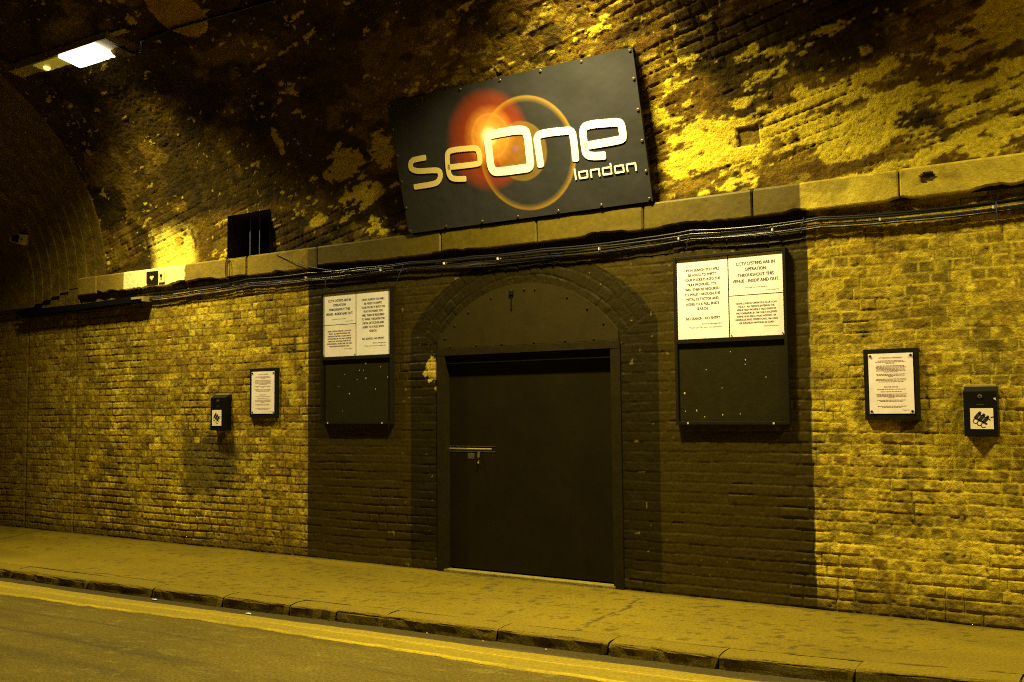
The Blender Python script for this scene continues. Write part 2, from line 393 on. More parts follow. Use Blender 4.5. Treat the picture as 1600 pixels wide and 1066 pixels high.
# ------------------------------------------------------------------ vault
VA, VB, VZ = 4.0, 2.75, 2.955
TH = np.linspace(0, math.pi/2, 2001)
SS = np.concatenate([[0], np.cumsum(np.hypot(np.diff(-VA+VA*np.cos(TH)), np.diff(VB*np.sin(TH))))])
def vpos(s):
    t = np.interp(s, SS, TH); y = -VA+VA*np.cos(t); z = VZ+VB*np.sin(t)
    ny = -np.cos(t)/VA; nz = -np.sin(t)/VB; l = np.hypot(ny, nz); return y, z, ny/l, nz/l
blobs = [(-2.84,.47,.24,.10),(-2.57,.64,.13,.05),(-2.30,.42,.15,.08),(-2.96,.70,.07,.05),(-3.19,.65,.09,.07),(-2.90,1.03,.11,.04),(-1.81,.55,.12,.09),(-1.87,.20,.25,.10),(-1.63,.28,.16,.08),(-1.45,.50,.20,.05),(-1.02,.49,.27,.07),(-.75,.85,.25,.22),(-1.04,.17,.31,.10),(-3.13,.28,.23,.07),(-7.14,1.08,.08,.18),(-6.44,.75,.23,.20),(-6.24,.46,.34,.10),(-9.02,.16,.30,.22),(-6.13,.09,.15,.07),(-6.85,.26,.17,.06),(-5.92,.77,.14,.22),(-2.14,.65,.09,.06),(-.4,.3,.4,.2),(-.1,.8,.3,.3),(-2.75,.25,.5,.06),(-7.3,2.48,.26,.30)]
soots = [(-2.47,1.0,.5,.30),(-1.89,.92,.4,.22),(-1.6,1.25,.5,.3),(-1.40,.31,.14,.07),(-2.5,.53,.06,.06),(-4.0,2.1,1.6,.35),(-7.0,1.7,1.6,.6),(-9.4,1.3,1.0,1.0),(-6.1,.30,.5,.1)]
def vault_surface(X, Sg):
    a = math.radians(12)
    U = X*math.cos(a)+Sg*math.sin(a); V = -X*math.sin(a)+Sg*math.cos(a)
    d, rnd, j, dx, dz = brickfield(U, V, course=.085, seed=13)
    rough = fbm(X*1.8, Sg*1.8, 121, 4)
    ed = sst(.002, .012, d)
    jag = fbm(U*3.2, V*11, 130, 5)+.75*(fbm(U*13, V*26, 131, 4)-.5)
    f = np.full(X.shape, -9.0)
    for bx, by, rx, ry in blobs:
        f = np.maximum(f, 1-np.hypot((X-bx)/rx, (Sg-by)/ry))
    for bx, by, rx, ry in soots:
        f = f-2.0*np.exp(-((X-bx)/rx)**2-((Sg-by)/ry)**2)*(f < .2)
    band = .75*np.exp(-((Sg-.38-.05*(X+2))/.30)**2)*sst(-3.4, -2.6, X)+.16*np.exp(-((Sg-.3)/.4)**2)-.28*sst(-3.8, -5, X)-.15*sst(-7.5, -8.5, X)-.22*sst(.62, .95, Sg)*sst(-1.2, -1.7, X)
    pal = np.maximum(np.clip(f, -1, .6)*.55, band*.35-.19)+(jag-.5)*1.35
    pale = sst(.02, .07, pal)
    coat = sst(-.30, .0, pal)                                  # thicker coat of old wash under the pale flakes
    relief = 1-.75*sst(-3.8, -5.2, X)*sst(.3, .7, Sg); h = ed*(.001+.011*sst(.45, .7, rough))*(1-.75*pale)*relief+(rnd-.5)*.006*(1-.6*pale)+(fbm(X*7, Sg*7, 133, 4)-.5)*.018*(.4+.6*relief)+(vn(U*30, V*45, 135)-.5)*.006
    h = h+pale*.005
    deep = relief*sst(.010, .003, dz+.008*(fbm(U*5, V*9, 141, 3)-.5))*sst(.60, .74, fbm(U*1.6, j*1.37, 140, 3))
    h = h-.012*deep
    c = np.zeros(X.shape+(3,)); c[:] = (.135, .082, .010)
    c = mixc(c, (.085, .045, .008), sst(.4, .8, rnd)*.8)
    c = mixc(c, (.23, .155, .014), sst(.35, .0, rnd)*.6)
    c = mixc(c, (.20, .135, .012), coat*.4)
    so = np.zeros(X.shape)
    for bx, by, rx, ry in soots: so = np.maximum(so, np.exp(-((X-bx)/rx)**2-((Sg-by)/ry)**2))
    so = np.maximum(so, sst(-4.6, -7.0, X)*sst(.30, .75, Sg)*1.0)  # soot, plus shade beside the shielded left lamp put into the colour
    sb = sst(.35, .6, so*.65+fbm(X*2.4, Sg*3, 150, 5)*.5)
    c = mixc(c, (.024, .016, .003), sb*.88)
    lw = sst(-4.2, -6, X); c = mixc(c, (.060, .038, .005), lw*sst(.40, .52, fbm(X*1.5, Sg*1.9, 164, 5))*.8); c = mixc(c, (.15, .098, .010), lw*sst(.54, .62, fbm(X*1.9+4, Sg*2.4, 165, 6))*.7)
    blk = sst(.56, .66, fbm(X*2.2+5, Sg*3.6, 151, 5)+.05*sst(-5, -7, X))
    c = mixc(c, (.020, .014, .005), blk*.75)
    c = mixc(c, (.66, .52, .04), pale*(.95-.35*sb))
    spk = (vn(X*26, Sg*26, 155) > .93) & (vn(X*3.5, Sg*3.5, 156) > .55)
    c = mixc(c, (.6, .5, .06), spk*.6)
    tan = np.hypot((X+7.35)/.30, (Sg-2.52)/.30)+(fbm(X*5, Sg*5, 157, 3)-.5)*.5 < .9
    c = mixc(c, (.33, .20, .03), tan*.95)
    beam_patch = np.clip(sst(-9.45, -9.25, X)*sst(-8.6, -8.8, X)*sst(.50, .28, Sg+.15*(vn(X*8, Sg*8, 158)-.5)), 0, 1)
    beam_patch = beam_patch*sst(.30, .42, fbm(X*9, Sg*9, 162, 4)+.2*np.exp(-((X+9.1)/.2)**2))*(np.hypot((X+8.93)/.07, (Sg-.27)/.06)+(vn(X*20, Sg*20, 163)-.5)*.6 > 1)
    c = mixc(c, (.92, .76, .12), beam_patch*.95)  # lamp beam's bright patch, painted into the vault colour
    sq = (np.abs(X+2.54) < .085) & (np.abs(Sg-.42+.02) < .065)
    c = mixc(c, (.13, .08, .012), sq*.9); h = np.where(sq, h-.02, h)
    c *= (1-.7*deep)[..., None]
    mt = fbm(U*14, V*30, 160, 4); c = c*(1.0+.9*(mt-.45)*(1-.6*pale))[..., None]; fl = sst(.60, .66, fbm(U*9, V*20, 161, 4)+.10*(jag-.5))*(1-sb)*sst(-8, -5, X); c = mixc(c, (.42, .32, .03), fl*.55*(1-pale))
    return h, c
HX0, HX1, HZ1 = -8.12, -7.50, 3.40
hs = float(np.interp(HZ1, VZ+VB*np.sin(TH), SS))
xs = axis([(-10.25, -.4, .0112), (-.4, 4.4, .04)]); sv = axis([(0, 3.3, .0112), (3.3, SS[-1], .06)])
X, Sg = np.meshgrid(xs, sv, indexing='ij')
h, colr = vault_surface(X, Sg)
y, z, ny, nz = vpos(Sg)
P = np.stack([X, y+ny*h, z+nz*h], -1)
cx = (X[:-1, :-1]+X[1:, 1:])/2; cs = (Sg[:-1, :-1]+Sg[1:, 1:])/2
mk = ~((cx > HX0) & (cx < HX1) & (cs < hs))
vault = grid_obj('tunnel_vault', P, M_VAULT, mask=mk, col=colr, flip=False)
tag(vault, 'curved brick vault over the street with flaking pale limewash and black soot', 'vault')
# far half of the vault
X2, T2 = np.meshgrid(np.linspace(-10.25, 4.4, 60), np.linspace(math.pi/2, math.pi, 40), indexing='ij')
far = grid_obj('far_vault_side', np.stack([X2, -VA+VA*np.cos(T2), VZ+VB*np.sin(T2)], -1), M_FARWALL, vault)
# barred opening just above the ledge
op = MB()
op.add([(HX0, -.06, 2.95), (HX1, -.06, 2.95), (HX1, .6, 2.95), (HX0, .6, 2.95), (HX0, -.06, HZ1), (HX1, -.06, HZ1), (HX1, .6, HZ1), (HX0, .6, HZ1)],
       [(0, 1, 2, 3), (4, 7, 6, 5), (0, 3, 7, 4), (1, 5, 6, 2), (3, 2, 6, 7)])
opo = op.build('barred_opening', M_DARK, vault)
for bx in (-7.93, -7.79, -7.63):
    MB().tube([(bx, .08, 2.95), (bx, .08, 3.41)], .008).build('window_bar', M_BAR, opo)

# stepped brick rings closing the far section of the tunnel
rings = empty('arch_rings', (-10.3, 0, 2.7), 'dark stepped brick arch rings at the far left end of the vault', 'arch')
def sup(f, n=60):
    """cross-section of ring: f=0 main vault, f=1 innermost"""
    a = 4.0-.0*f; b = 2.75-1.0*f; z0 = 2.955-.28*f; e = 2+.7*f; off = .02+.06*f
    out = []
    for i in range(n+1):
        t = math.pi*i/n; ct, st_ = math.cos(t), math.sin(t)
        out.append((-4+(a-off)*math.copysign(abs(ct)**(2/e), ct), z0+b*abs(st_)**(2/e)))
    return out
NR = 9
for k in range(NR):
    x0 = -10.25-.165*k; x1 = x0-.165 if k < NR-1 else -20
    p0 = sup(k/(NR-1)); pm = sup(max(0, k-1)/(NR-1)) if k else [(yy*1.0+.0, zz+.5) for yy, zz in sup(0)]
    m_ = MB(); n = len(p0)
    if k == 0: pm = [(-4+(yy+4)*1.06, VZ+(zz-VZ)*1.08) for yy, zz in p0]
    vs = [(x0, a, b) for a, b in pm]+[(x0, a, b) for a, b in p0]+[(x1, a, b) for a, b in p0]
    fs = [(i, i+1, n+i+1, n+i) for i in range(n-1)]+[(n+i, n+i+1, 2*n+i+1, 2*n+i) for i in range(n-1)]
    m_.add(vs, fs).build('arch_ring' if k < NR-1 else 'inner_vault', M_RING, rings)
MB().box(-20, -10.72, -.035, .2, 2.66, 3.05).build('ring_footing', M_RING, rings)

# opposite side of the tunnel, behind the camera
ow = MB().box(-20, 4.4, -8.3, -8.0, -.14, 3.0).build('opposite_wall', M_FARWALL)
tag(ow, 'plain brick wall on the opposite side of the tunnel street', 'wall')

# ------------------------------------------------------------------ ground
RZ = -.08
KX = np.array([-20, -11, -8.99, -7.75, -6.88, -6.07, -4.61, -3.59, -2.71, -2.23, -1.52, -.73, .5, 2.0, 4.5])
KY = np.array([-2.0, -1.93, -1.90, -1.865, -1.83, -1.79, -1.69, -1.63, -1.58, -1.54, -1.45, -1.29, -1.05, -.9, -.9])
def kerb_y(x): return np.interp(x, KX, KY)
KW = .19
def line_noise(x): return (fbm(x*1.3, x*0, 201, 4)-.5)
# pavement
xs = axis([(-20, -12.5, .25), (-12.5, .2, .02), (.2, 4.6, .2)]); tv = np.linspace(0, 1, 78)
X, T = np.meshgrid(xs, tv, indexing='ij')
yb = kerb_y(X)+KW-.008
Y = yb*(1-T)+.13*T
hgt = (fbm(X*2, Y*2, 210, 4)-.5)*.008
c = np.zeros(X.shape+(3,)); c[:] = (.130, .095, .005)
c *= (.70+.60*fbm(X*1.2, Y*3, 211, 5))[..., None]
st = (fbm(X*20, Y*24, 212, 2) > .70) & (vn(X*1.4, Y*1.4, 213) > .3)
c = mixc(c, (.05, .038, .004), st*.7)
c = mixc(c, (.05, .037, .005), sst(-.10, .0, Y+.05*(vn(X*5, Y*5, 218)-.5))*.7)
def crack(px, py, x, y, wd):
    d = np.full(x.shape, 9.0)
    for i in range(len(px)-1):
        ax, ay, bx, by = px[i], py[i], px[i+1], py[i+1]
        t = np.clip(((x-ax)*(bx-ax)+(y-ay)*(by-ay))/((bx-ax)**2+(by-ay)**2), 0, 1)
        d = np.minimum(d, np.hypot(x-ax-t*(bx-ax), y-ay-t*(by-ay)))
    return d < wd
ck = crack([-3.34, -3.30, -3.27, -3.22], [-.3, -.7, -1.1, -1.5], X+.03*(fbm(X*8, Y*8, 214, 3)-.5)*4, Y, .012) & (vn(X*4, Y*6, 215) > .25)
ck |= crack([-11.42, -10.97, -10.6], [.1, -.77, -1.8], X, Y, .014)
ck |= crack([-7.9, -7.0], [-1.62, -1.62], X, Y, .012)
ck |= (np.abs(Y-yb-.006-.006*(vn(X*6, X*0, 216)-.5)) < .010) & (fbm(X*1.6, X*0, 217, 3) > .52)
c = mixc(c, (.03, .022, .005), ck*.8)
pv = grid_obj('pavement', np.stack([X, Y, hgt-.001*ck], -1), M_PAVE, col=c, flip=False)
tag(pv, 'worn concrete pavement with chewing gum spots', kind='structure')
# kerb
kj = [-20, -15, -12.5, -10.6, -9.72, -8.78, -7.70, -6.9, -6.12, -5.45, -5.02, -4.60, -3.70, -2.93, -2.25, -1.52, -.75, .1, 1.0, 2.5, 4.5]
kb = []
rk = np.random.RandomState(9)
for i, (a, b) in enumerate(zip(kj[:-1], kj[1:])):
    g = .002+.005*rk.rand(); n = max(8, int((b-a)/.03)); xx = np.linspace(a+g, b-g, n)
    r_ = .022+.008*rk.rand(); pr = [(KW-.006, -.10), (KW-.006, -.012), (KW-.012, 0)]+[(KW*t, 0) for t in (.75, .5)]
    for k in range(7):
        an = k/6*math.pi/2; pr.append((r_-r_*math.sin(an), -r_+r_*math.cos(an)))
    pr += [(-.004, -.06), (-.012, -.10), (-.012, -.2)]
    pr = np.array(pr); Xg, k = np.meshgrid(xx, np.arange(len(pr)), indexing='ij')
    e = np.minimum(Xg-a-g, b-g-Xg); gj = rk.uniform(.3, 1)
    Yg = kerb_y(Xg)+pr[k, 0]+(fbm(Xg*6, k*.5+i, 220+i, 3)-.5)*.014+rk.uniform(-.006, .006)
    Zg = pr[k, 1]+(fbm(Xg*7, k*.4, 240+i, 3)-.5)*.006+rk.uniform(-.004, .003)+.001
    ch = sst(.02, 0, e)*gj; Yg += ch*.02*(pr[k, 0] < .05); Zg -= ch*.012*(pr[k, 1] > -.04)*(pr[k, 0] < .06)
    if i % 4 == 1: Yg += .03*np.exp(-((Xg-(a+.3))/.05)**2)*(pr[k, 0] < .04)
    cc = np.zeros(Xg.shape+(3,)); cc[:] = np.array((.15, .112, .010))*rk.uniform(.85, 1.15)
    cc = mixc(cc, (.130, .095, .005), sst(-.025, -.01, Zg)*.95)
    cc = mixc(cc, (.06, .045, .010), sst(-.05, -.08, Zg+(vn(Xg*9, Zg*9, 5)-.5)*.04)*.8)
    cc = mixc(cc, (.08, .06, .012), sst(.52, .68, fbm(Xg*6, Zg*20+Yg*9, 231, 4))*.3*(Zg < -.02))
    kb.append((np.stack([Xg, Yg, Zg], -1), cc, np.zeros(Xg.shape)))
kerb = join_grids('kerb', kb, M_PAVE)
tag(kerb, 'row of rounded granite kerb stones', kind='structure')
MB().add([(x, y_+.03, -.03) for x, y_ in zip(KX, KY)]+[(x, y_+.25, -.03) for x, y_ in zip(KX, KY)],
         [(i, i+1, len(KX)+i+1, len(KX)+i) for i in range(len(KX)-1)]).build('kerb_bedding', M_DARK, kerb)
# road
xs = axis([(-20, -12, .25), (-12, 0, .025), (0, 4.6, .2)]); yv = axis([(-8.1, -4.5, .2), (-4.5, -1.0, .025)])
X, Y = np.meshgrid(xs, yv, indexing='ij')
dk = kerb_y(X)-Y
hgt = (fbm(X*1.5, Y*1.5, 250, 4)-.5)*.010+(fbm(X*14, Y*22, 251, 3)-.5)*.006
c = np.zeros(X.shape+(3,)); c[:] = (.092, .066, .004)
c *= (.75+.5*fbm(X*.9, Y*1.8, 252, 4))[..., None]
c = mixc(c, (.045, .033, .004), sst(.55, .72, fbm(X*.8, Y*5, 257, 5))*.45)
c = mixc(c, (.15, .125, .015), sst(.6, .8, fbm(X*9, Y*24, 253, 3))*.5)
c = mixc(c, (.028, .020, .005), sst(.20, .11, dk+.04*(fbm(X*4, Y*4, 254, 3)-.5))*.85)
def ytar(x, a0, b0, a1, b1): return b0+(x-a0)*(b1-b0)/(a1-a0)
for (a0, b0, a1, b1, xa, xb, wd) in ((-7.56, -2.69, -5.44, -2.60, -12, -5.3, .016), (-6.85, -3.07, -4.16, -3.02, -12, -3.5, .022), (-5.3, -2.62, -3.2, -2.55, -5.2, -3.0, .012)):
    t = np.exp(-((Y-ytar(X, a0, b0, a1, b1)-.03*(vn(X*2, X*0, 255)-.5))/wd)**2)*(X > xa)*(X < xb)*sst(.2, .45, vn(X*1.5, Y*0, 256))
    c = mixc(c, (.045, .033, .010), t*.75); hgt = hgt-t*.004
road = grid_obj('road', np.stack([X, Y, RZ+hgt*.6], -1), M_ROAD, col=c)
tag(road, 'patched asphalt road surface', kind='structure')
MB().box(-60, 60, -60, 60, -.6, -.25).build('ground', M_DARK)
tag(D.objects['ground'], 'dark ground under the tunnel', kind='structure')
op_ = MB().box(-20, 4.5, -8.1, -7.35, -.2, .0).build('opposite_pavement', M_KERB); tag(op_, 'pavement on the near side', kind='structure')
# yellow line
TX = np.array([-20, -8.78, -7.39, -5.78, -4.46, -3.46, -2.65, -1.96, 0, 4.5]); TY = np.array([-2.15, -2.03, -2.0, -1.92, -1.85, -1.80, -1.73, -1.68, -1.4, -1.1])
BX = np.array([-20, -8.14, -6.94, -5.46, -4.72, -4.21, -3.25, -2.67, 0, 4.5]); BY = np.array([-2.5, -2.37, -2.30, -2.19, -2.17, -2.145, -2.13, -2.12, -1.85, -1.55])
xs = axis([(-20, -12, .2), (-12, 0, .02), (0, 4.5, .2)]); tv = np.linspace(0, 1, 24)
X, T = np.meshgrid(xs, tv, indexing='ij')
y0 = np.interp(X, BX, BY)+line_noise(X)*.06+(vn(X*9, X*0, 203)-.5)*.026; y1 = np.interp(X, TX, TY)+(vn(X*3, X*0, 204)-.5)*.012
Y = y0*(1-T)+y1*T
wearl = sst(.35, .6, fbm(X*2.2, T*3, 208, 4)); rid = (.35+.65*wearl)*np.exp(-((T-.03)/.05)**2)+.8*np.exp(-((T-.55-.05*line_noise(X*.4))/.03)**2)+.4*np.exp(-((T-.66)/.02)**2)
hh = RZ+.008+.004*rid+(fbm(X*10, Y*30, 205, 3)-.5)*.004-.010*(T == 0)-.010*(T == 1)
c = np.zeros(X.shape+(3,)); c[:] = (.175, .130, .005)
c = mixc(c, (.40, .30, .007), np.clip(rid, 0, 1)*.85)
c = mixc(c, (.20, .145, .015), sst(.55, .7, fbm(X*2, Y*16, 206, 4))*.6)
c = mixc(c, (.25, .18, .015), sst(.0, 1, T)*.25)
c = mixc(c, (.12, .085, .012), (np.exp(-((T-.62)/.02)**2)*.6+np.exp(-((T-.50)/.018)**2)*.5)*sst(.3, .6, vn(X*3, T*2, 207)))
yl = grid_obj('road_marking', np.stack([X, Y, hh], -1), M_LINE, col=c)
tag(yl, 'worn ridged yellow line paint along the gutter', kind='structure')

# ------------------------------------------------------------------ door
door = empty('metal_door', (-4.53, 0, 0), 'dark olive flush metal door under the brick arch, bolted at left', 'door')
fr = MB()
fr.box(-5.43, -5.345, -.022, .13, -.01, 1.853).box(-3.715, -3.63, -.022, .13, -.01, 1.853).box(-5.43, -3.63, -.024, .13, 1.855, 1.918)
fr.build('door_frame', M_FRAMEP, door, bevel=.003)
leaf = MB().box(-5.343, -3.717, .085, .12, .035, 1.853).build('door_leaf', M_DOOR, door, bevel=.002); leaf.location.y -= .037
MB().box(-5.343, -3.717, .002, .045, 1.785, 1.852).build('head_shade_strip', M_BLACK, door)  # black strip added to stand for the shade under the door head
MB().box(-5.36, -3.70, -.03, .14, -.02, .022).build('threshold', M_KERB, door, bevel=.006)
# lunette board
lv = [(ARC_CX+1.115*math.sin(a), ARC_CZ+1.115*math.cos(a)) for a in np.linspace(-.965, .965, 40)]
lv = [(max(-5.42, min(-3.64, x)), z) for x, z in lv]
n = len(lv); mb = MB()
lo = [(-3.64, 1.921), (-5.42, 1.921)]
ring_ = lv+lo
k = len(ring_)
mb.add([(x, -.021, z) for x, z in ring_]+[(x, .01, z) for x, z in ring_], [tuple(range(k))]+[(i, (i+1) % k, k+(i+1) % k, k+i) for i in range(k)])
lun = mb.build('lunette_panel', M_LUN, door)
for a in (-.86, -.72, -.55, -.3, -.1, .02, .12, .42, .62, .8):
    x = ARC_CX+1.06*math.sin(a); z = ARC_CZ+1.06*math.cos(a)
    MB().disc((x, -.021, z), (0, -1, 0), .010, .007, 10, True).build('bolt_head', M_FRAMEP, lun)
for x in (-5.28, -5.0, -4.74, -4.42, -4.12, -3.86):
    MB().disc((x, -.021, 1.935), (0, -1, 0), .010, .007, 10, True).build('bolt_head', M_FRAMEP, lun)
MB().box(-4.655, -4.615, -.035, -.021, 2.34, 2.375).box(-4.64, -4.63, -.03, -.021, 2.22, 2.34).build('keyhole_slot', M_BLACK, lun)
# sliding bolt
bolt = MB()
bolt.box(-5.36, -4.86, .045, .085, 1.025, 1.032).box(-5.36, -4.86, .068, .085, 1.032, 1.07).box(-5.36, -4.86, .045, .085, 1.07, 1.076)
bo = bolt.build('sliding_bolt', M_STEEL, leaf)
MB().tube([(-5.36, .055, 1.05), (-4.9, .055, 1.05)], .010).build('bolt_rod', M_SCREW, bo)
MB().tube([(-5.03, .045, 1.03), (-5.03, .035, .98), (-5.03, .032, .93)], .012).build('bolt_handle', M_STEEL, bo)
MB().box(-5.15, -5.08, .045, .084, .965, 1.015).build('padlock', M_STEEL, bo, bevel=.004)
MB().disc((-5.15, .085, .72), (0, -1, 0), .014, .012, 12, True).build('door_knob', M_STEEL, leaf)
for x, z in ((-4.0, .12), (-3.78, .95), (-3.80, 1.1), (-4.23, .16), (-4.56, .33)):
    MB().disc((x, .085, z), (0, -1, 0), .006, .002, 8).build('paint_chip', M_CHIP, leaf)
for x, z, dx_, dz_ in ((-4.80, .52, .03, .08), (-4.1, .75, .02, -.05), (-4.45, 1.25, .05, .01), (-4.95, .3, -.01, .06), (-3.95, .5, .04, .02)):
    MB().add([(x, .0845, z), (x+.004, .0845, z), (x+dx_+.004, .0845, z+dz_), (x+dx_, .0845, z+dz_)], [(0, 1, 2, 3)]).build('scratch', M_LUN, leaf)
for z in (.15, .95, 1.65):
    MB().box(-3.74, -3.722, .06, .086, z-.05, z+.05).build('hinge', M_STEEL, leaf)

# ------------------------------------------------------------------ text helper
def textobj(lines, size, x, z, y, m, parent, name='printed_text', align='CENTER', lead=1.25, sx=1.0, bold=0.0, fit=None, thick=0):
    cu = D.curves.new('t', 'FONT'); cu.body = lines; cu.size = size; cu.align_x = align; cu.align_y = 'TOP'
    cu.space_line = lead; cu.resolution_u = 2; cu.offset = bold
    t = D.objects.new('t', cu); C.objects.link(t)
    bpy.context.view_layer.update()
    dg = bpy.context.evaluated_depsgraph_get()
    me = D.meshes.new_from_object(t.evaluated_get(dg))
    D.objects.remove(t); D.curves.remove(cu)
    n = len(me.vertices); co = np.zeros(n*3); me.vertices.foreach_get('co', co); co = co.reshape(-1, 3)
    if fit: sx = fit/(co[:, 0].max()-co[:, 0].min())
    new = np.stack([x+co[:, 0]*sx, np.full(n, y), z+co[:, 1]], -1); me.vertices.foreach_set('co', new.reshape(-1)); me.update()
    me.materials.clear(); me.name = name
    if thick:                                   # heavier print: the same glyphs again a hair to the side
        b_ = bmesh.new(); b_.from_mesh(me)
        r_ = bmesh.ops.duplicate(b_, geom=list(b_.verts)+list(b_.edges)+list(b_.faces))
        for v_ in r_['geom']:
            if isinstance(v_, bmesh.types.BMVert): v_.co.x += thick; v_.co.y -= .0001
        b_.to_mesh(me); b_.free()
    return link(name, me, m, parent)
T_SEARCH = "UPON SEARCH YOU WILL\nBE ASKED TO EMPTY\nYOUR POCKETS INTO THE\nTRAY PROVIDED. YOU\nWILL THEN BE REQUIRED\nTO WALK THROUGH THE\nMETAL DETECTOR AND\nAGREE TO A FULL BODY\nSEARCH.\n\nNO SEARCH - NO ENTRY"
T_MAN = "SeOne Management\nThank you for your co-operation"
T_CCTV = "CCTV SYSTEMS ARE IN\nOPERATION\nTHROUGHOUT THIS\nVENUE - INSIDE AND OUT."
T_ID = "SEONE LONDON OPERATES A CLUB SCAN\nPOLICY.  ALL PERSONS ENTERING THE\nVENUE MUST PROVIDE A VALID FORM OF\nPHOTOGRAPHIC ID. THE ONLY ACCEPTED\nFORMS OF ID ARE A VALID PASSPORT, UK\nDRIVING LICENSE, CITIZEN CARD, OIA CARD\nOR EUROPEAN NATIONAL ID CARD."
def dash_lines(x0, x1, z_list, y, m, parent, seed):
    rs = random.Random(seed); mb = MB(); cx_ = (x0+x1)/2
    for z_, wfrac in z_list:
        hw = (x1-x0)/2*wfrac; x = cx_-hw
        while x < cx_+hw:
            l = rs.uniform(.006, .022); hh_ = .0016
            mb.add([(x, y, z_), (min(x+l, cx_+hw), y, z_), (min(x+l, cx_+hw), y, z_+hh_*2), (x, y, z_+hh_*2)], [(0, 1, 2, 3)]); x += l+.003
    return mb.build('printed_lines', m, parent)
def sheet(x0, x1, z0, z1, y, parent, m, name='notice_sheet'):
    n = 14; nz_ = 14; g = []
    Xs, Zs = np.meshgrid(np.linspace(x0, x1, n), np.linspace(z0, z1, nz_), indexing='ij')
    Yw = y+(fbm(Xs*6, Zs*6, int(abs(x0*100)), 2)-.5)*.0006
    return grid_obj(name, np.stack([Xs, Yw, Zs], -1), m, parent)
def board(x0, x1, name_label, mirror):
    z0, zm, z1 = 1.262, 1.893, 2.515
    b = empty('notice_board', ((x0+x1)/2, -.03, z0), name_label, 'notice board')
    MB().box(x0+.01, x1-.01, -.030, .0, z0+.01, z1-.01).build('back_panel', M_BOARD, b)
    f = MB(); t = .022; yf = -.049
    f.box(x0, x0+t, yf, -.004, z0, z1).box(x1-t, x1, yf, -.004, z0, z1).box(x0+t, x1-t, yf+.001, -.004, z1-t, z1).box(x0+t, x1-t, yf+.001, -.004, zm-.03, zm).box(x0+t, x1-t, yf+.001, -.004, z0, z0+t)
    f.build('board_frame', M_BLKFR, b, bevel=.002)
    y = -.0355; xi0, xi1 = x0+t+.002, x1-t-.002; xm = (xi0+xi1)/2; zt = z1-t-.002; zb = zm+.003; zh = (zt+zb)/2
    big = (xm+.004, xi1) if mirror else (xi0, xm-.004)
    sm = (xi0, xm-.004) if mirror else (xm+.004, xi1)
    W = big[1]-big[0]; cxb = (big[0]+big[1])/2; cxs = (sm[0]+sm[1])/2
    yy = y-.0007
    s1 = sheet(big[0], big[1], zb, zt, y, b, M_PAPER); s1['label'] = 'tall white sheet about searches'
    textobj(T_SEARCH, .0285, cxb, zt-.070, yy, M_INK, s1, lead=1.27, fit=.285, thick=.0016)
    textobj(T_MAN, .017, big[1]-.05, zt-.478, yy, M_INK, s1, align='RIGHT', lead=1.5, fit=.26)
    s2 = sheet(sm[0], sm[1], zh+.004, zt, y, b, M_PAPER); s2['label'] = 'white sheet about CCTV cameras'
    textobj(T_CCTV, .033, cxs, zt-.052, yy, M_INKB, s2, lead=1.27, fit=.345, thick=.0020)
    dash_lines(cxs-.09, cxs+.09, [(zt-.245, 1)], yy, M_INK, s2, 8)
    textobj('SeOne Management', .012, sm[1]-.03, zt-.262, yy, M_INK, s2, align='RIGHT')
    s3 = sheet(sm[0], sm[1], zb, zh-.002, y, b, M_PAPER2); s3['label'] = 'slightly yellowed sheet about accepted ID'
    textobj(T_ID, .0185, cxs, zh-.050, yy, M_INK, s3, lead=1.28, fit=.315, thick=.0009)
    textobj('SeOne Management', .013, sm[1]-.04, zh-.222, yy, M_INK, s3, align='RIGHT')
    for px in (sm[0]+.012, sm[1]-.012):
        for pz in (zb+.012,):
            MB().disc((px, yy, pz), (0, -1, 0), .005, .003, 8).build('drawing_pin', M_STEEL, b)
    rs = random.Random(int(-x0*100))
    for i in range(12):
        px = rs.uniform(x0+.05, x1-.05); pz = rs.uniform(z0+.05, zm-.06); sz = rs.uniform(.003, .007)
        MB().add([(px-sz, -.0312, pz), (px+sz*.6, -.0312, pz-sz), (px+sz*.8, -.0312, pz+sz*1.5), (px-sz*.3, -.0312, pz+sz*1.6)], [(0, 1, 2, 3)]).build('paper_scrap', M_CHIP, b)
    for px in (x0+.09, x1-.12):
        MB().box(px, px+.012, yf-.003, yf, z0+.004, z0+.018).build('paper_scrap', M_CHIP, b)
    return b
board(-6.805, -5.925, 'black notice board with three white sheets left of the door arch', True)
board(-3.155, -2.295, 'black notice board with three white sheets right of the door arch', False)

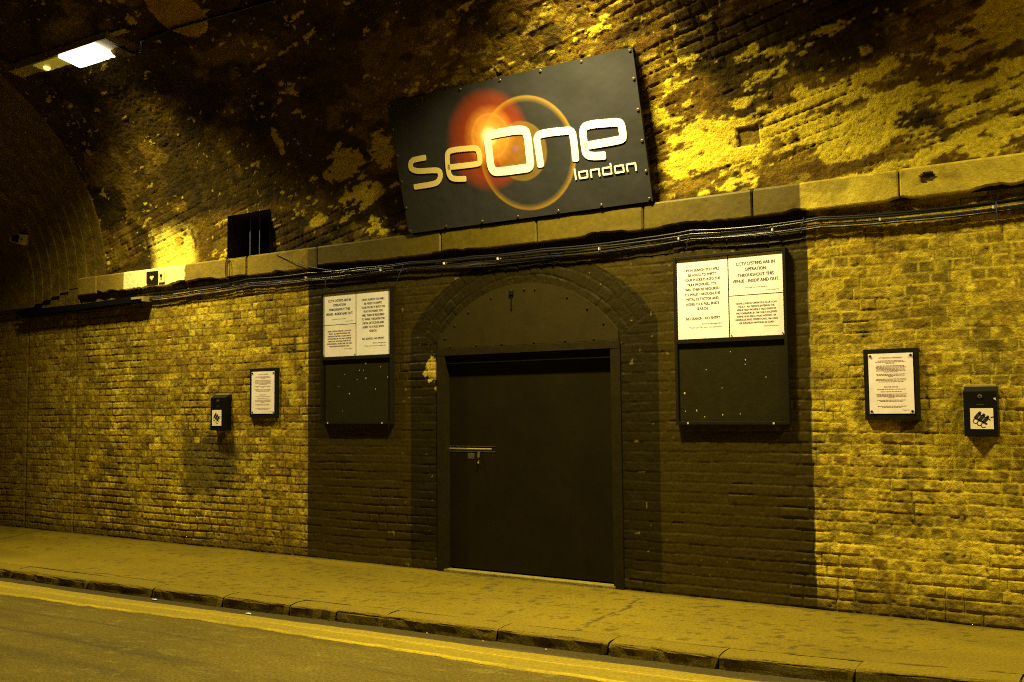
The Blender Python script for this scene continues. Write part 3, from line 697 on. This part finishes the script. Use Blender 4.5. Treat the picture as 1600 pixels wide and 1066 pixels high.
# ------------------------------------------------------------------ small framed notices
def framed(x0, x1, z0, z1, lab):
    b = empty('framed_notice', ((x0+x1)/2, 0, z0), lab, 'notice')
    MB().box(x0, x1, -.032, .0, z0, z1).build('backing_frame', M_BLKFR, b, bevel=.003)
    a0, a1, b0, b1 = x0+.033, x1-.032, z0+.04, z1-.032
    s_ = sheet(a0, a1, b0, b1, -.036, b, M_PAPER2, 'notice_sheet'); y = -.0367
    cx_ = (a0+a1)/2; H = b1-b0
    textobj('ATTENTION MEMBERS', .015, cx_, b1-.022, y, M_INKR, s_)
    textobj('PLEASE NOTE', .015, cx_, b0+H*.46, y, M_INKR, s_)
    zl = []
    for t, w_ in ((.125, .72), (.145, .85), (.165, .25), (.21, .8), (.23, .85), (.25, .84), (.27, .8), (.29, .85), (.31, .4), (.35, .82), (.37, .8), (.39, .15), (.43, .84), (.45, .86), (.475, .7), (.60, .8), (.64, .6), (.68, .86), (.70, .8), (.72, .84), (.74, .2), (.78, .82), (.80, .65), (.88, .8), (.90, .55)):
        zl.append((b1-H*t, w_))
    dash_lines(a0+.03, a1-.03, zl, y, M_INKR, s_, 3)
    textobj('Management', .009, a1-.03, b0+.028, y, M_INK, s_, align='RIGHT')
    for px in (a0+.013, a1-.013):
        for pz in (b0+.014, b1-.016):
            MB().disc((px, -.037, pz), (0, -1, 0), .0085, .005, 14, True).build('fixing_screw', M_BOARD, b)
framed(-7.80, -7.41, 1.325, 1.815, 'narrow looking framed notice on bare brick beside the left edge of the dark paint')
framed(-1.785, -1.435, 1.297, 1.768, 'framed printed notice on bright bare brick between the dark bay and the right ash box')

# ------------------------------------------------------------------ ash boxes with monkey stickers
def strip(mb, pts, w, y, n=3, closed=False):
    """flat rounded stroke in the X-Z plane"""
    P2 = [Vector((a, b)) for a, b in pts]
    for i in range(len(P2)-1):
        a, b = P2[i], P2[i+1]; t = (b-a)
        if t.length < 1e-6: continue
        t.normalize(); nn = Vector((-t.y, t.x))*w/2
        q = [a+nn, a-nn, b-nn, b+nn]; mb.add([(v.x, y-.0001*(i % 3), v.y) for v in q], [(0, 1, 2, 3)])
    for i, p_ in enumerate(P2):
        mb.add([(p_.x+w/2*math.cos(k*math.pi/5), y-.0004, p_.y+w/2*math.sin(k*math.pi/5)) for k in range(10)], [tuple(range(10))])
    return mb
def ash_box(x0, x1, z0, z1, dep, lab, sx0, sx1, sz0, sz1):
    b = empty('ash_box', ((x0+x1)/2, 0, z0), lab, 'ash box', 'ash boxes on the brick wall')
    t = .03
    MB().add([(x0, -dep, z0), (x1, -dep, z0), (x1, .005, z0), (x0, .005, z0), (x0, -dep, z1-t), (x1, -dep, z1-t), (x1, -dep*.35, z1), (x0, -dep*.35, z1), (x1, .005, z1), (x0, .005, z1)],
             [(0, 1, 2, 3), (0, 4, 5, 1), (4, 7, 6, 5), (7, 9, 8, 6), (3, 2, 8, 9), (0, 3, 9, 7, 4), (1, 5, 6, 8, 2)]).build('box_body', M_BLACK, b, bevel=.003)
    cxm = (x0+x1)/2; W = x1-x0
    MB().box(x0+.012, x1-.012, -dep*.33, .003, z1-.002, z1+.012).build('box_lid', M_HOUS, b, bevel=.002)
    lk = MB().disc((cxm, -dep-.001, z1-.062), (0, -1, 0), .012, .004, 16).build('lock', M_SCREW, b)
    MB().disc((cxm, -dep-.0055, z1-.062), (0, -1, 0), .007, .001, 12).build('lock_core', M_BLACK, lk)
    MB().box(cxm-.022, cxm+.022, -dep-.0015, -dep, z1-.118, z1-.112).build('maker_strip', M_STEEL, b)
    y = -dep-.003
    st_ = MB().box(sx0, sx1, -dep-.0025, -dep-.0005, sz0, sz1).build('sticker', M_STICK, b)
    s_ = (sx1-sx0); m = MB()
    for k in range(3):
        ox = sx0+s_*(.27+.17*k); oz = sz0+(sz1-sz0)*(.72-.10*k)
        a_ = s_*.16
        strip(m, [(ox-.02*s_, oz-a_), (ox+.10*s_, oz-.02*s_)], s_*.17, y)                       # body leaning forward
        strip(m, [(ox+.15*s_, oz+.06*s_)], s_*.14, y)                                             # head
        strip(m, [(ox+.16*s_, oz-.02*s_), (ox+.24*s_, oz-.08*s_)], s_*.05, y)
        strip(m, [(ox-.04*s_, oz-a_-.04*s_), (ox+.08*s_, oz-a_-.10*s_)], s_*.09, y)
        tl = [(ox-.04*s_+s_*.11*math.cos(q), oz-a_-.17*s_+s_*.11*math.sin(q)) for q in np.linspace(math.pi*.6, math.pi*1.75, 8)]
        strip(m, tl, s_*.035, y)
    strip(m, [(sx1-.10*s_, sz0+(sz1-sz0)*.56), (sx1+.0*s_, sz0+(sz1-sz0)*.58)], s_*.05, y)
    m.build('monkey_figures', M_INK, st_)
    return b
ash_box(-8.325, -8.10, 1.195, 1.56, .085, 'black wall ash box with monkey sticker, left of the narrow framed notice', -8.295, -8.155, 1.245, 1.405)
rb = ash_box(-1.163, -.968, 1.19, 1.505, .085, 'black wall ash box with monkey sticker, rightmost fitting on the brick', -1.125, -.992, 1.238, 1.368)
MB().add([(-.99, -.087, 1.43), (-.975, -.087, 1.435), (-.972, -.087, 1.415), (-.985, -.087, 1.423)], [(0, 1, 2, 3)]).build('paint_chip', M_CHIP, rb)

# ------------------------------------------------------------------ club sign
O = Vector((-5.69, -.06, 2.965)); Uv = Vector((1, 0, 0)); Vv = Vector((0, -.30, 1.115)).normalized(); Nn = Vector((0, -Vv.z, Vv.y))
W_, H_ = 2.395, 1.150
sign = empty('club_sign', (-4.49, -.06, 2.965), 'large dark banner sign reading seOne london with an orange flare, leaning on the vault', 'sign')
def sp(u, v, n=0): return O+Uv*u+Vv*v+Nn*n
M_SIGN = D.materials.new('sign_print'); M_SIGN.use_nodes = True
nt = M_SIGN.node_tree; N = nt.nodes; L = nt.links; bs_ = N['Principled BSDF']; bs_.inputs['Roughness'].default_value = .33
uvn = N.new('ShaderNodeAttribute'); uvn.attribute_name = 'signuv'
def vdist(cx_, cy_, sx=1, sy=1):
    a = N.new('ShaderNodeVectorMath'); a.operation = 'SUBTRACT'; L.new(uvn.outputs['Vector'], a.inputs[0]); a.inputs[1].default_value = (cx_, cy_, 0)
    m_ = N.new('ShaderNodeVectorMath'); m_.operation = 'MULTIPLY'; L.new(a.outputs[0], m_.inputs[0]); m_.inputs[1].default_value = (sx, sy, 0)
    l_ = N.new('ShaderNodeVectorMath'); l_.operation = 'LENGTH'; L.new(m_.outputs[0], l_.inputs[0]); return l_.outputs['Value']
def ramp(src, stops):
    r = N.new('ShaderNodeValToRGB'); L.new(src, r.inputs[0]); e = r.color_ramp.elements
    for i, (p_, v_) in enumerate(stops):
        el = e[i] if i < 2 else e.new(p_)
        el.position = p_; el.color = (v_, v_, v_, 1)
    return r.outputs[0]
def addc(prev, fac, col):
    m_ = N.new('ShaderNodeMix'); m_.data_type = 'RGBA'; L.new(fac, m_.inputs[0])
    if isinstance(prev, tuple): m_.inputs[6].default_value = prev
    else: L.new(prev, m_.inputs[6])
    m_.inputs[7].default_value = (*col, 1); return m_.outputs[2]
tc = N.new('ShaderNodeTexNoise'); tc.inputs['Scale'].default_value = 3.0; tc.inputs['Detail'].default_value = 5; L.new(uvn.outputs['Vector'], tc.inputs['Vector'])
cur = addc((.020, .022, .020, 1), tc.outputs[0], (.044, .042, .060))
cur = addc(cur, ramp(vdist(.985, .68, 1, .98), [(0, .9), (.24, .60), (.35, .40), (.425, 0)]), (.42, .050, .003))
cur = addc(cur, ramp(vdist(1.30, .54), [(0, .55), (.215, .42), (.232, .50), (.245, 0)]), (.32, .20, .02))
cur = addc(cur, ramp(vdist(1.345, .515), [(.405, 0), (.428, .18), (.447, .42), (.455, .42), (.462, 0)]), (.55, .33, .02))
cur = addc(cur, ramp(vdist(1.02, .705), [(.155, 0), (.175, .30), (.185, .30), (.19, 0)]), (.9, .35, .05))
cur = addc(cur, ramp(vdist(1.01, .708), [(0, 1), (.05, .95), (.12, .55), (.26, .0)]), (1.0, .50, .10))
cur = addc(cur, ramp(vdist(1.01, .708), [(0, 1), (.035, .9), (.09, 0), (.1, 0)]), (1.0, .95, .8))
cur = addc(cur, ramp(vdist(1.245, .567), [(0, .8), (.02, .7), (.035, .15), (.06, 0)]), (.30, .14, .22))
L.new(cur, bs_.inputs['Base Color'])
nb = N.new('ShaderNodeTexNoise'); nb.inputs['Scale'].default_value = 2.6; nb.inputs['Detail'].default_value = 3; L.new(uvn.outputs['Vector'], nb.inputs['Vector'])
bpn = N.new('ShaderNodeBump'); bpn.inputs['Distance'].default_value = .02; bpn.inputs['Strength'].default_value = .8
L.new(nb.outputs[0], bpn.inputs['Height']); L.new(bpn.outputs[0], bs_.inputs['Normal'])
nx_, nv_ = 60, 30
Ug, Vg = np.meshgrid(np.linspace(0, W_, nx_), np.linspace(0, H_, nv_), indexing='ij')
Ng = .022+(fbm(Ug*2, Vg*2, 300, 3)-.5)*.006
PP = np.array(O)+Ug[..., None]*np.array(Uv)+Vg[..., None]*np.array(Vv)+Ng[..., None]*np.array(Nn)
banner = grid_obj('banner_face', PP, M_SIGN, sign)
at = banner.data.attributes.new('signuv', 'FLOAT_VECTOR', 'POINT')
at.data.foreach_set('vector', np.stack([Ug, Vg, Ug*0], -1).reshape(-1).astype(np.float32))
MB().frame_box(O, Uv, Vv, Nn, .003, W_-.003, .002, H_-.002, -.012, .016).build('sign_backing', M_BLACK, sign)
# lettering, strokes as board coordinates in metres
def smooth(pts, it=3, closed=False):
    for _ in range(it):
        q = []
        n = len(pts)
        rng = range(n if closed else n-1)
        if not closed: q.append(pts[0])
        for i in rng:
            a, b = pts[i], pts[(i+1) % n]
            q += [(a[0]*.75+b[0]*.25, a[1]*.75+b[1]*.25), (a[0]*.25+b[0]*.75, a[1]*.25+b[1]*.75)]
        if not closed: q.append(pts[-1])
        pts = q
    return pts+[pts[0]] if closed else pts
def stroke(strokes, wd, m, name, parent, n0=.0275, thick=.0025):
    mb = MB()
    for pts, closed in strokes:
        P2 = [Vector(p_) for p_ in smooth(pts, 3, closed)]; k0 = len(mb.v); n = len(P2)
        if not closed:   # round ends by extra narrowing points
            d0 = (P2[0]-P2[1]).normalized(); d1 = (P2[-1]-P2[-2]).normalized()
        prof = []
        for i, p_ in enumerate(P2):
            if closed: t = (P2[(i+1) % (n-1)]-P2[(i-1) % (n-1)]).normalized()
            else: t = (P2[min(i+1, n-1)]-P2[max(i-1, 0)]).normalized()
            prof.append((p_, Vector((-t.y, t.x)), wd/2))
        if not closed:
            r = wd*.25
            pre = [(P2[0]+d0*r*math.sin(a), prof[0][1], wd/2-r+r*math.cos(a)) for a in (math.pi/2, math.pi/3, math.pi/6)]
            post = [(P2[-1]+d1*r*math.sin(a), prof[-1][1], wd/2-r+r*math.cos(a)) for a in (math.pi/6, math.pi/3, math.pi/2)]
            prof = pre+prof+post
        for p_, nn, hw in prof:
            a = p_+nn*hw; b = p_-nn*hw
            mb.v += [tuple(sp(a.x, a.y, n0)), tuple(sp(b.x, b.y, n0)), tuple(sp(a.x, a.y, n0-thick)), tuple(sp(b.x, b.y, n0-thick))]
        for i in range(len(prof)-1):
            q = k0+4*i; mb.f += [(q, q+1, q+5, q+4), (q, q+4, q+6, q+2), (q+1, q+3, q+7, q+5)]
        if not closed: mb.f += [(k0, k0+2, k0+3, k0+1)]; q = k0+4*(len(prof)-1); mb.f += [(q, q+1, q+3, q+2)]
    return mb.build(name, m, parent)
LET = {'s': [(0.319, 0.63), (0.233, 0.631), (0.166, 0.626), (0.142, 0.572), (0.163, 0.545), (0.231, 0.524), (0.362, 0.515), (0.45, 0.503), (0.456, 0.456), (0.427, 0.413), (0.377, 0.395), (0.158, 0.398)], 'e1': [(0.704, 0.396), (0.58, 0.41), (0.541, 0.445), (0.549, 0.577), (0.57, 0.645), (0.642, 0.651), (0.791, 0.64), (0.876, 0.63), (0.888, 0.575), (0.883, 0.508), (0.858, 0.499), (0.555, 0.514)], 'O': [(0.988, 0.606), (0.99, 0.712), (1.096, 0.718), (1.358, 0.713), (1.382, 0.65), (1.37, 0.489), (1.369, 0.4), (1.283, 0.4), (1.065, 0.406), (0.979, 0.421)], 'n': [(1.461, 0.402), (1.463, 0.535), (1.46, 0.638), (1.539, 0.649), (1.717, 0.638), (1.791, 0.629), (1.796, 0.542), (1.787, 0.402)], 'e2': [(2.041, 0.397), (1.953, 0.404), (1.882, 0.423), (1.882, 0.515), (1.884, 0.629), (1.943, 0.651), (2.134, 0.634), (2.221, 0.624), (2.224, 0.56), (2.225, 0.504), (2.192, 0.493), (1.885, 0.494)]}
stroke([(LET['s'], False)], .048, M_LETTERG, 'letter', sign)
stroke([(LET['e1'], False)], .047, M_LETTERG, 'letter', sign)
stroke([(LET['O'], True)], .070, M_LETTER, 'letter', sign)
stroke([(LET['n'], False)], .062, M_LETTER, 'letter', sign)
stroke([(LET['e2'], False)], .062, M_LETTER, 'letter', sign)
# london
lo = []; xh, asc = .050, .078; x = 1.757; b0 = .252
def rr(x0, x1, z0, z1, c=.0): return [(x0, (z0+z1)/2), (x0, z1), (x0, z1), ((x0+x1)/2, z1), (x1, z1), (x1, z1), (x1, (z0+z1)/2), (x1, z0), (x1, z0), ((x0+x1)/2, z0), (x0, z0), (x0, z0)]
lo.append(([(1.765, b0-.005), (1.765, b0+asc-.01), (1.765, b0+asc)], False))
lo.append((rr(1.80, 1.872, b0, b0+xh), True))
lo.append(([(1.905, b0-.005), (1.905, b0+xh), (1.905, b0+xh), (1.978, b0+xh), (1.978, b0+xh), (1.978, b0-.005)], False))
lo.append((rr(2.012, 2.085, b0, b0+xh), True)); lo.append(([(2.085, b0-.002), (2.085, b0+.04), (2.085, b0+asc)], False))
lo.append((rr(2.118, 2.19, b0, b0+xh), True))
lo.append(([(2.222, b0-.005), (2.222, b0+xh), (2.222, b0+xh), (2.295, b0+xh), (2.295, b0+xh), (2.295, b0-.005)], False))
stroke(lo, .0135, M_LETTER, 'small_lettering', sign)
for i in range(7):
    for v in (.022, H_-.022):
        u = .025+i*(W_-.05)/6+random.uniform(-.03, .03)*(0 < i < 6)
        MB().disc(sp(u, v, .024), Nn, .0125, .006, 12, True).build('screw', M_STEEL, sign)
for j in range(1, 5):
    for u in (.022, W_-.022):
        MB().disc(sp(u, j*H_/5, .024), Nn, .0125, .006, 12, True).build('screw', M_STEEL, sign)

# ------------------------------------------------------------------ lamps
def lamp(x0, x1, lit0, lit1, dim0, lab, spread=138, power=LAMP_W):
    o = empty('tunnel_lamp', ((x0+x1)/2, -1.23, 5.05), lab, 'lamp')
    A = Vector((x0, -1.365, 4.935)); uu = Vector((1, 0, -.004)).normalized(); vv = Vector((0, .27, -.043)).normalized(); nn = uu.cross(vv)   # nn up
    if nn.z < 0: nn = -nn
    L_ = x1-x0; Wd = .275
    hb = MB().frame_box(A, uu, vv, nn, 0, L_, 0, Wd, .004, .07); hb.build('housing', M_HOUS, o, bevel=.004)
    fm = MB(); t = .012; a, b = lit0-x0, lit1-x0; d0 = dim0-x0
    fm.frame_box(A, uu, vv, nn, 0, L_, 0, t, -.010, .003).frame_box(A, uu, vv, nn, 0, L_, Wd-t, Wd, -.010, .003)
    fm.frame_box(A, uu, vv, nn, 0, t, t, Wd-t, -.010, .003).frame_box(A, uu, vv, nn, L_-t, L_, t, Wd-t, -.010, .003)
    fm.build('rim', M_SCREW, o)
    MB().frame_box(A, uu, vv, nn, a-.012, a-.002, t, Wd-t, -.014, .003).build('divider', M_HOUS, o)
    MB().frame_box(A, uu, vv, nn, a, b, t+.002, Wd-t-.002, -.034, .0035).build('lit_glass', M_GLASS_ON, o)
    MB().frame_box(A, uu, vv, nn, d0, a-.014, t+.03, Wd-t-.03, -.002, .0035).build('dim_glowing_glass', M_GLASS_DIM, o)
    bc = A+uu*(d0+.10)+vv*(Wd*.5)-nn*.004
    MB().disc(bc, -nn, .035, .02, 14, True).build('bulb', M_BULB, o)
    MB().frame_box(A, uu, vv, nn, L_-.02, L_+.22, .03, .22, .05, .062).build('end_plate', M_HOUS, o)
    for q_ in (.1, L_-.14): MB().frame_box(A, uu, vv, nn, q_, q_+.04, .1, .18, .07, .16).build('mounting_bracket', M_HOUS, o)
    ld = D.lights.new('lamp_light', 'AREA'); ld.shape = 'RECTANGLE'; ld.size = b-a-.02; ld.size_y = Wd-2*t-.02; ld.energy = power; ld.color = LAMP_COL; ld.spread = math.radians(spread)
    lo_ = D.objects.new('lamp_light', ld); C.objects.link(lo_)
    cpos = A+uu*((a+b)/2)+vv*(Wd/2)-nn*.040
    lo_.parent = o; Mx = Matrix((uu, (nn).cross(uu), nn)).transposed().to_4x4(); Mx.translation = cpos-o.location; lo_.matrix_local = Mx
    return o
lamp(-9.98, -8.32, -9.10, -8.53, -9.60, 'twin bay lamp on the vault, right bay lit white, left bay glowing dimly', spread=132, power=LAMP_W*.55)
lamp(-4.80, -3.10, -3.95, -3.38, -4.45, 'lamp on the vault just above the picture, over the right of the sign', power=LAMP_W)
lamp(.40, 2.10, 1.25, 1.82, .75, 'lamp on the vault outside the picture to the right', power=LAMP_W)

# ------------------------------------------------------------------ cables
def cable(pts, r, m, name, lab, group='cables strung along under the ledge', sag=.0, seed=0):
    rs = random.Random(seed); P_ = []
    for i in range(len(pts)-1):
        a, b = Vector(pts[i]), Vector(pts[i+1]); n = max(3, int((b-a).length/.06))
        for k in range(n):
            t = k/n; q = a.lerp(b, t); q.z -= sag*4*t*(1-t)*(b-a).length; P_.append(q)
    P_.append(Vector(pts[-1]))
    o = MB().tube(P_, r, 6).build(name, m, None, smooth=True)
    if lab: tag(o, lab, 'cable', group)
    return o
base = [(-12.0, 2.60), (-10.6, 2.61), (-9.42, 2.655), (-8.6, 2.668), (-7.78, 2.692), (-6.97, 2.685), (-6.3, 2.68), (-5.7, 2.683), (-5.0, 2.67), (-4.29, 2.655), (-3.42, 2.655), (-3.0, 2.672), (-2.5, 2.655), (-2.04, 2.663), (-1.54, 2.645), (-.77, 2.65), (.4, 2.66), (4.4, 2.66)]
specs = [(.010, -.040, .012, M_CABLE, 'thick black cable hugging the underside of the ledge'),
         (.007, -.030, -.012, M_CABLEG, 'grey blue cable, brightest of the bundle under the ledge'),
         (.006, -.044, -.026, M_CABLE, 'thin black cable in the middle of the bundle under the ledge'),
         (.005, -.030, -.040, M_CABLEG, 'thin grey cable lower in the bundle under the ledge'),
         (.008, -.045, .030, M_CABLE, 'black cable right against the bottom of the ledge')]
for k, (r, y, dz, m, lab) in enumerate(specs):
    rs = random.Random(k+5)
    pts = [(x, y+rs.uniform(-.008, .004), z+dz+rs.uniform(-.007, .007)) for x, z in base]
    cable(pts, r, m, 'cable', lab, sag=.006+.006*rs.random(), seed=k)
cable([(-6.3, -.035, 2.66), (-5.9, -.035, 2.645), (-5.3, -.035, 2.62), (-4.9, -.035, 2.60), (-4.3, -.035, 2.605), (-3.7, -.035, 2.625), (-3.2, -.035, 2.65)], .005, M_CABLE, 'cable', 'slack black cable sagging across the top of the door arch')
cable([(-7.45, -.02, 2.965), (-7.38, -.07, 2.93), (-7.15, -.085, 2.84), (-6.9, -.08, 2.76), (-6.6, -.07, 2.70), (-6.3, -.06, 2.675), (-5.9, -.05, 2.67)], .005, M_CABLEG, 'cable', 'loose grey cable drooping over the ledge from the barred opening')
lp = [(-8.09+.035*math.sin(t), -.078, 2.85+.11*math.cos(t)) for t in np.linspace(0, 2*math.pi, 20)]
cable(lp, .004, M_CABLE, 'cable_loop', 'small oval loop of black cable hanging on the ledge')
for x, z, dx_, l in ((-6.72, 2.66, -.03, .13), (-5.78, 2.67, -.09, .14), (-3.02, 2.67, -.02, .10), (-.93, 2.66, 0, .12), (-2.15, 2.70, -.03, .08)):
    q = MB().tube([(x, -.055, z+.01), (x+dx_*.5, -.06, z-l*.5), (x+dx_, -.045, z-l)], .003, 5).build('cable_tie', M_CABLEG)
    tag(q, 'thin cable tie tail hanging from the cables under the ledge', 'cable tie', 'tie tails hanging from the cables')
for i, x in enumerate((-7.0, -6.05, -5.32, -4.75, -3.78, -3.1, -2.38, -1.64, -.95, -.45)):
    zc = float(np.interp(x, [b_[0] for b_ in base], [b_[1] for b_ in base]))
    q = MB().box(x-.005, x+.005, -.062, -.012, zc-.022, zc-.004).build('cable_clip', M_CLIP, bevel=.001)
    tag(q, 'small white clip holding the cables under the ledge', 'cable clip', 'white clips on the cable bundle')
# thin cable across the vault up to the lamp
def vp(x, s, off=.02):
    y_, z_, a_, b_ = vpos(np.array(s)); return (x, float(y_+a_*off), float(z_+b_*off))
vc = [vp(-4.4, 2.35), vp(-5.14, 2.28), vp(-6.09, 2.33), vp(-7.54, 2.38), vp(-8.03, 2.36), vp(-8.15, 2.26), vp(-8.25, 2.28), vp(-8.38, 2.42)]
cable(vc, .011, M_CABLE, 'cable', 'black cable running along the vault to the lamp', group='cables strung along under the ledge')
D.objects[[o.name for o in D.objects if o.get('label') == 'black cable running along the vault to the lamp'][0]].pop('group', None)
# dark cable tray left
tr = empty('cable_tray', (-10.6, -.06, 2.6), 'long dark metal cable tray under the left end of the ledge', 'cable tray')
MB().add([(-11.80, -.11, 2.575), (-9.52, -.11, 2.60), (-9.52, -.0, 2.60), (-11.80, -.0, 2.575), (-11.80, -.11, 2.625), (-9.52, -.11, 2.665), (-9.52, -.0, 2.665), (-11.80, -.0, 2.625)],
         [(0, 3, 2, 1), (4, 5, 6, 7), (0, 1, 5, 4), (1, 2, 6, 5), (2, 3, 7, 6), (3, 0, 4, 7)]).build('tray_body', M_BLACK, tr, bevel=.004)
MB().box(-9.62, -9.40, -.12, -.01, 2.63, 2.655).box(-9.43, -9.40, -.12, -.01, 2.60, 2.63).build('end_bracket', M_HOUS, tr)
# CCTV style box far left
cc = empty('camera_box', (-11.7, -.2, 3.5), 'small cream camera housing with dark window at far left', 'security camera')
Fq = [(-11.76, 3.47), (-11.43, 3.39), (-11.39, 3.51), (-11.73, 3.58)]
MB().add([(x, -.30, z) for x, z in Fq]+[(x-.14, -.16, z+.03) for x, z in Fq], [(0, 1, 2, 3), (4, 7, 6, 5), (0, 4, 5, 1), (1, 5, 6, 2), (2, 6, 7, 3), (3, 7, 4, 0)]).build('housing', M_WHITEBOX, cc, bevel=.004)
def fq(a, b): return (Fq[0][0]+(Fq[1][0]-Fq[0][0])*a+(Fq[3][0]-Fq[0][0])*b, -.3035, Fq[0][1]+(Fq[1][1]-Fq[0][1])*a+(Fq[3][1]-Fq[0][1])*b)
MB().add([fq(.12, .12), fq(.60, .12), fq(.60, .86), fq(.12, .86)], [(0, 1, 2, 3)]).build('dark_window', M_BLACK, cc)
MB().disc(fq(.78, .5), (0, -1, 0), .012, .003, 10).build('indicator', M_BLACK, cc)
MB().tube([(-11.65, -.2, 3.56), (-11.75, .02, 3.66)], .02).build('bracket', M_STEEL, cc)

# ------------------------------------------------------------------ litter in the gutter
def scrap(x, y, sz, m, lab, seed, nm='paper_fleck'):
    rs = random.Random(seed); v = []
    for i in range(9):
        a = 2*math.pi*i/9; v.append((x+sz*rs.uniform(.5, 1)*math.cos(a), y+sz*.5*rs.uniform(.5, 1)*math.sin(a), RZ+.006+rs.uniform(0, .006)))
    v.append((x, y, RZ+.014)); mb = MB(); mb.add(v, [(i, (i+1) % 9, 9) for i in range(9)]+[tuple(range(9))])
    o = mb.build(nm, m); tag(o, lab, 'litter', 'scraps of litter in the gutter'); return o
M_LITB = mat('litter_foil', (.45, .42, .8), rough=.25, metal=.3)
scrap(-6.78, -1.885, .045, M_LITB, 'crumpled blue silver wrapper in the gutter, biggest scrap by the kerb', 1, 'foil_wrapper')
scrap(-5.72, -1.88, .03, M_CHIP, 'flat pale scrap in the gutter left of the middle of the kerb', 2)
for i, x in enumerate((-4.2, -3.76, -3.3)):
    scrap(x, float(kerb_y(x))-.05-.01*(i % 3), .009, M_CHIP, 'tiny pale fleck of litter lying by the kerb', 10+i)
